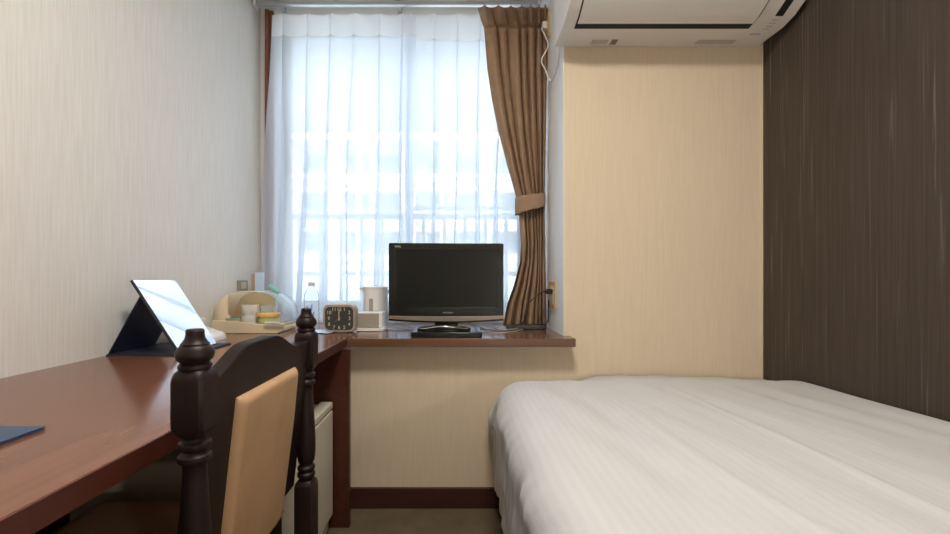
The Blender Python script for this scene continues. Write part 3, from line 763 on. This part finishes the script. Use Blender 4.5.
# bottle
BD = 1.905; bxx = px(311.7, BD)
bo = thing('water_bottle', 'clear plastic water bottle standing left of the alarm clock', 'bottle', (bxx, BD, TT))
zc = at(0, 282.2, BD).z
prof_ = [(0, TT + .001), (.026, TT + .001), (.031, TT + .006)]
for k in range(26):
    z = TT + .012 + k * .0052; prof_.append((.0325 + (.0012 if k % 4 < 2 else -.0010), z))
prof_ += [(.0325, TT + .150), (.031, TT + .162), (.026, TT + .176), (.018, TT + .188), (.0135, TT + .194), (.013, zc - .006), (0, zc - .006)]
obj('body', lathe(bm_new(), prof_, bxx, BD, 36), M['pet'], bo, smooth=50)
obj('cap', lathe(bm_new(), [(0, zc - .018), (.0148, zc - .018), (.0148, zc - .001), (.0135, zc), (0, zc)], bxx, BD, 28), M['ivory'], bo)
b = bm_new()
for i, (s0, h0, h1) in enumerate(((-2.25, .02, .045), (-1.95, .035, .062), (-1.65, .015, .05), (-1.35, .04, .07), (-1.1, .02, .036))):
    def fn(u, v, s0=s0, h0=h0, h1=h1): a = s0 + .2 * u; return (bxx + .0342 * math.cos(a), BD + .0342 * math.sin(a), TT + .045 + h0 + (h1 - h0) * v + .008 * u)
    grid(b, fn, 4, 4)
obj('label_print', b, M['blue'], bo, smooth=0)
tag(obj('plastic_wrapper', grid(bm_new(), lambda u, v: (px(306, 1.83) + .115 * u + .02 * v, 1.80 + .10 * v - .03 * u, TT + .003 + .004 * abs(noise.noise(Vector((u * 5, v * 4, 2))))), 16, 12), M['ltblue'], smooth=180, solid=.0008),
    'crumpled pale blue wrapper lying in front of the bottle', 'wrapper')

# ------------------------------------------------------------------ case with tea things
GD = 1.80
tx0, tx1 = px(212.5, GD), px(285.5, GD); tw = tx1 - tx0
tcx = (tx0 + tx1) / 2
tca = thing('tea_set_case', 'cream plastic tea set case with a domed clear cover on the desk', 'case', (tcx, 1.9, TT))
zdt = at(0, 290.5, GD).z
ty0, ty1 = 1.80, 1.965
# tray with a sloping front lip
poly = [(tx0 + .012, TT), (tx1 - .03, TT), (tx1 - .002, TT + .020), (tx1, TT + .030), (tx1 - .05, TT + .034), (tx0 + .10, TT + .052), (tx0 + .002, TT + .056), (tx0 - .001, TT + .035)]
b = bm_new(); prism(b, poly, ty0 - .012, ty0, 'y'); 
box(b, tx0 + .01, tx1 - .03, ty0, ty1, TT, TT + .010); prism(b, poly, ty1 - .008, ty1, 'y')
box(b, tx0, tx0 + .010, ty0, ty1, TT + .004, TT + .055); box(b, tx1 - .012, tx1 - .004, ty0, ty1, TT + .012, TT + .030)
obj('tray', b, M['cream'], tca, bevel=.003)
def arc(a, k=1.0):
    """dome outline, superellipse; a from 180 deg (left) to 0 (right)"""
    c, s_ = math.cos(a), math.sin(a); e = 2 / 2.5
    rx = tw / 2 * .995 * k; rz = (zdt - TT - .045) - tw / 2 * (1 - k)
    return (tcx + rx * math.copysign(abs(c) ** e, c), TT + .045 + rz * abs(s_) ** e)
def dome(bm, a0, a1, y0, y1, k=1.0, n=28):
    return grid(bm, lambda u, v: (arc(a0 + (a1 - a0) * u, k)[0], y0 + (y1 - y0) * v, arc(a0 + (a1 - a0) * u, k)[1]), n, 2)
asp = math.radians(78)
obj('shell', dome(bm_new(), PI, asp, ty0, ty1, .97), M['shell'], tca, smooth=60)
# front rim of the shell, wide at the left
b = bm_new(); n = 30
outer = [arc(PI + (asp - PI) * i / n, .99) for i in range(n + 1)]
inner = [(max(p[0], tx0 + .068) if p[0] < tx0 + .075 else p[0], min(p[1], zdt - .010) if p[0] >= tx0 + .06 else min(p[1] - .0, zdt - .012)) for p in outer]
V1 = [b.verts.new((x, ty0 - .002, z)) for x, z in outer]; V2 = [b.verts.new((x, ty0 - .002, z)) for x, z in inner]
for i in range(n):
    try: b.faces.new((V1[i], V1[i + 1], V2[i + 1], V2[i]))
    except ValueError: pass
obj('front_rim', b, M['cream'], tca, smooth=60, solid=.003)
b = bm_new(); pts = [arc(PI + (asp - PI) * i / n, .95) for i in range(n + 1)] + [(arc(asp, .95)[0], TT + .03), (tx0 + .01, TT + .03)]
prism(b, pts, ty1 - .006, ty1 - .003, 'y')
obj('back_wall', b, M['shell'], tca, smooth=0)
obj('clear_cover', dome(bm_new(), asp, 0, ty0, ty1, .97), M['clear'], tca, smooth=60, solid=.002)
obj('hinge_knob', lathe(bm_new(), [(0, 0), (.009, 0), (.010, .003), (.008, .008), (0, .009)], 0, 0, 20), M['ivory'], tca)
hk = COL.objects[-1] if False else [c for c in tca.children if c.name.startswith('hinge_knob')][0]
for v in hk.data.vertices:
    v.co += tca.location; x, y, z = v.co; v.co = Vector((px(229.5, GD) + x, ty0 - .003 - z, at(0, 317, GD).z + y)) - tca.location
# things in the case
def cup(x, y, z, r, h, lab):
    t = tag(obj('tea_cup', lathe(bm_new(), [(0, z), (r * .55, z), (r * .6, z + .004), (r * .92, z + h * .5), (r, z + h), (r * .93, z + h), (r * .84, z + h * .5), (r * .5, z + .008), (0, z + .008)], x, y, 30), M['white']), lab, 'cup', 'white cups in the tea set case')
    return t
zc0 = TT + .0105
cup(px(249.5, 1.86), 1.865, zc0, .036, .062, 'white cup at the bottom of the stack in the tea set case')
cup(px(249.5, 1.86), 1.865, zc0 + .046, .036, .062, 'white cup stacked on the lower cup in the tea set case')
jr = thing('tea_jar', 'clear jar of green tea bags with an orange lid in the tea set case', 'jar', (px(268, 1.85), 1.86, zc0))
jx = px(267.8, 1.85)
obj('body', lathe(bm_new(), [(0, zc0), (.040, zc0), (.043, zc0 + .005), (.043, zc0 + .055), (0, zc0 + .055)], jx, 1.86, 32), M['green'], jr)
obj('lid', lathe(bm_new(), [(0, zc0 + .056), (.049, zc0 + .056), (.050, zc0 + .059), (.050, zc0 + .069), (.047, zc0 + .072), (0, zc0 + .072)], jx, 1.86, 36), M['orange'], jr)
tag(obj('sachet', bx(px(233, 1.86), px(243, 1.86), 1.83, 1.86, zc0 + .046, zc0 + .050), M['teal'], bevel=.001), 'teal sachet lying beside the stacked cups in the case', 'sachet')
tag(obj('sachet_stand', bx(px(233, 1.86), px(243, 1.86), 1.825, 1.865, zc0, zc0 + .045), M['creamdk'], bevel=.002), 'beige holder under the teal sachet in the case', 'holder')
tag(obj('water_glass', lathe(bm_new(), [(0, zc0 + .001), (.026, zc0 + .001), (.031, zc0 + .10), (.029, zc0 + .10), (.024, zc0 + .006), (0, zc0 + .006)], px(268, 1.925), 1.918, 28), M['clear']), 'clear drinking glass behind the orange lidded jar', 'glass')
b = bm_new()
for k, (dx, dz) in enumerate(((0, 0), (.01, .006), (-.008, .012))):
    box(b, px(270, 1.80) + dx, px(284, 1.80) + dx, 1.772 - .004 * k, 1.786 - .004 * k, TT + .034 + dz, TT + .039 + dz)
tag(obj('stick_packet', b, M['paperw'], bevel=.001), 'white paper stick packets lying on the front lip of the case', 'packet')
tag(obj('tube_packet', tube(bm_new(), [at(269.5, 286.5, 1.90), at(274, 289, 1.90), at(279, 292.5, 1.90)], .010, 14), M['teal']), 'teal green tube resting on top of the clear cover', 'tube')
# brochure against the wall
bc = thing('brochure_box', 'upright pale blue card box with a tan side, behind the tea set case', 'box', (-.98, 2.08, TT))
zb = at(0, 272.5, 2.06).z
obj('box_front', bx(px(254.5, 2.06), px(263, 2.06), 2.06, 2.075, TT, zb), M['ltblue'], bc, bevel=.001)
obj('box_side', bx(px(252.3, 2.06), px(254.5, 2.06), 2.05, 2.10, TT, zb - .006), M['tancard'], bc, bevel=.001)
sw = thing('wall_switch', 'small ivory switch plate on the left wall above the tea set case', 'switch', (XL, 2.06, .92))
z0_, z1_ = at(0, 289.5, 2.05).z, at(0, 280.3, 2.05).z
obj('plate', bx(XL, XL + .010, 2.015, 2.105, z0_ - .01, z1_), M['greyplas'], sw, bevel=.002)
obj('rocker', bx(XL + .009, XL + .014, 2.04, 2.08, z0_ + .004, z1_ - .01), M['ivory'], sw, bevel=.001)

# ------------------------------------------------------------------ phone behind the mirror
ph = thing('telephone', 'low white telephone lying between the mirror and the tea set case', 'telephone', (-.95, 1.63, TT))
b = bm_new(); pts = rrect(-1.045, -.90, 1.525, 1.675, .05)
rings = []
for z, k in ((TT, .0), (TT + .012, 0), (TT + .022, .006), (TT + .028, .016)):
    rings.append([b.verts.new((x + (k if x < -.96 else -k), y + (k if y < 1.63 else -k), z + .020 * sm((-.89 - x) / .15) * (z > TT + .005))) for x, y in pts])
for A, B in zip(rings, rings[1:]):
    for i in range(len(A)): b.faces.new((A[i], A[(i + 1) % len(A)], B[(i + 1) % len(A)], B[i]))
b.faces.new(rings[0][::-1]); b.faces.new(rings[-1])
obj('phone_base', b, M['white'], ph, smooth=60)
obj('handset', prism(bm_new(), rrect(-1.04, -.985, 1.535, 1.665, .02), TT + .052, TT + .080, 'z'), M['ivory'], ph, bevel=.008, seg=3)
# ------------------------------------------------------------------ folding mirror
mr = thing('folding_mirror', 'navy folding table mirror leaning back on the desk', 'mirror', (-.93, 1.37, TT))
my0, my1 = 1.262, 1.455
obj('base_board', bx(-1.050, -.803, my0 - .004, 1.493, TT, TT + .005), M['navy'], mr, bevel=.001)
P0, P1 = Vector((-.832, TT + .006)), Vector((-.976, EYE + .000))
d = (P1 - P0).normalized(); nrm = Vector((d.y, -d.x))
if nrm.x < 0: nrm = -nrm
def slab(a, b_, t0, t1): return [tuple(a + nrm * t0), tuple(b_ + nrm * t0), tuple(b_ + nrm * t1), tuple(a + nrm * t1)]
obj('mirror_backing', prism(bm_new(), slab(P0, P1, -.007, 0), my0, my1, 'y'), M['navy'], mr, bevel=.0008)
obj('mirror_glass', prism(bm_new(), slab(P0 + d * .003, P1 - d * .002, .0002, .0022), my0 + .0025, my1 - .0025, 'y'), M['mirror'], mr, smooth=0)
Q0, Q1 = Vector((-1.048, TT + .005)), Vector((-.952, .880))
e = (Q1 - Q0).normalized(); nq = Vector((e.y, -e.x)) * .0035
obj('support_flap', prism(bm_new(), [tuple(Q0), tuple(Q1), tuple(Q1 + nq), tuple(Q0 + nq)], my0, my1, 'y'), M['navy'], mr, bevel=.0006)

# notebook at lower left
nb = thing('guest_folder', 'dark blue folder lying on the desk at the near left edge', 'folder', (-.74, .48, TT))
obj('cover', bx(-.86, -.626, .33, .641, TT + .0035, TT + .0055), M['navyb'], nb, bevel=.0006)
obj('cover', bx(-.86, -.626, .33, .641, TT, TT + .002), M['navyb'], nb, bevel=.0006)
obj('page', bx(-.858, -.629, .333, .638, TT + .002, TT + .0035), M['tancard'], nb)

# ------------------------------------------------------------------ added ceiling lamp, unseen, fills the room with light
LX, LY = .10, .42
cl = thing('added_ceiling_lamp', 'added round ceiling lamp with a warm diffuser, out of view, for fill light', 'lamp', (LX, LY, ZC))
obj('fill_lamp_base', lathe(bm_new(), [(0, ZC), (.20, ZC), (.205, ZC - .02), (.20, ZC - .03), (0, ZC - .03)], LX, LY, 48), M['white'], cl)
obj('fill_lamp_shade', lathe(bm_new(), [(.19, ZC - .03), (.19, ZC - .045), (.17, ZC - .06), (.10, ZC - .07), (0, ZC - .073)], LX, LY, 48), M['fill_diffuser'], cl)
la = bpy.data.lights.new('ceiling_fill_light', 'AREA'); la.shape = 'DISK'; la.size = .42; la.energy = FILL_LAMP_W; la.color = (1.0, .94, .86)
lo = bpy.data.objects.new('ceiling_fill_light', la); COL.objects.link(lo); lo.location = (LX, LY, ZC - .08)

# added bedside lamp on the right wall, unseen behind the camera, for fill
bl = thing('added_bedside_lamp', 'added wall mounted bedside lamp with a pale drum shade, out of view, for fill light', 'lamp', (XR, -1.0, .98))
obj('wall_plate', bx(XR - .015, XR, -1.04, -.96, .92, 1.04), M['white'], bl, bevel=.003)
obj('arm', tube(bm_new(), [(XR - .01, -1.0, .97), (XR - .07, -1.0, .95), (XR - .13, -1.0, .90)], .008), M['chrome'], bl)
b = bm_new()
grid(b, lambda u, v: (XR - .13 + (.075 + .015 * (1 - v)) * math.cos(2 * PI * u), -1.0 + (.075 + .015 * (1 - v)) * math.sin(2 * PI * u), .91 + .15 * v), 40, 4)
obj('fill_lamp_shade', b, sheer_mat('fill lamp shade cloth', (.98, .93, .85), .35, .8), bl, smooth=180)
pl = bpy.data.lights.new('bedside_fill_light', 'POINT'); pl.energy = FILL_BEDLAMP_W; pl.shadow_soft_size = .05; pl.color = (1.0, .91, .80)
po = bpy.data.objects.new('bedside_fill_light', pl); COL.objects.link(po); po.location = (XR - .13, -1.0, .98)
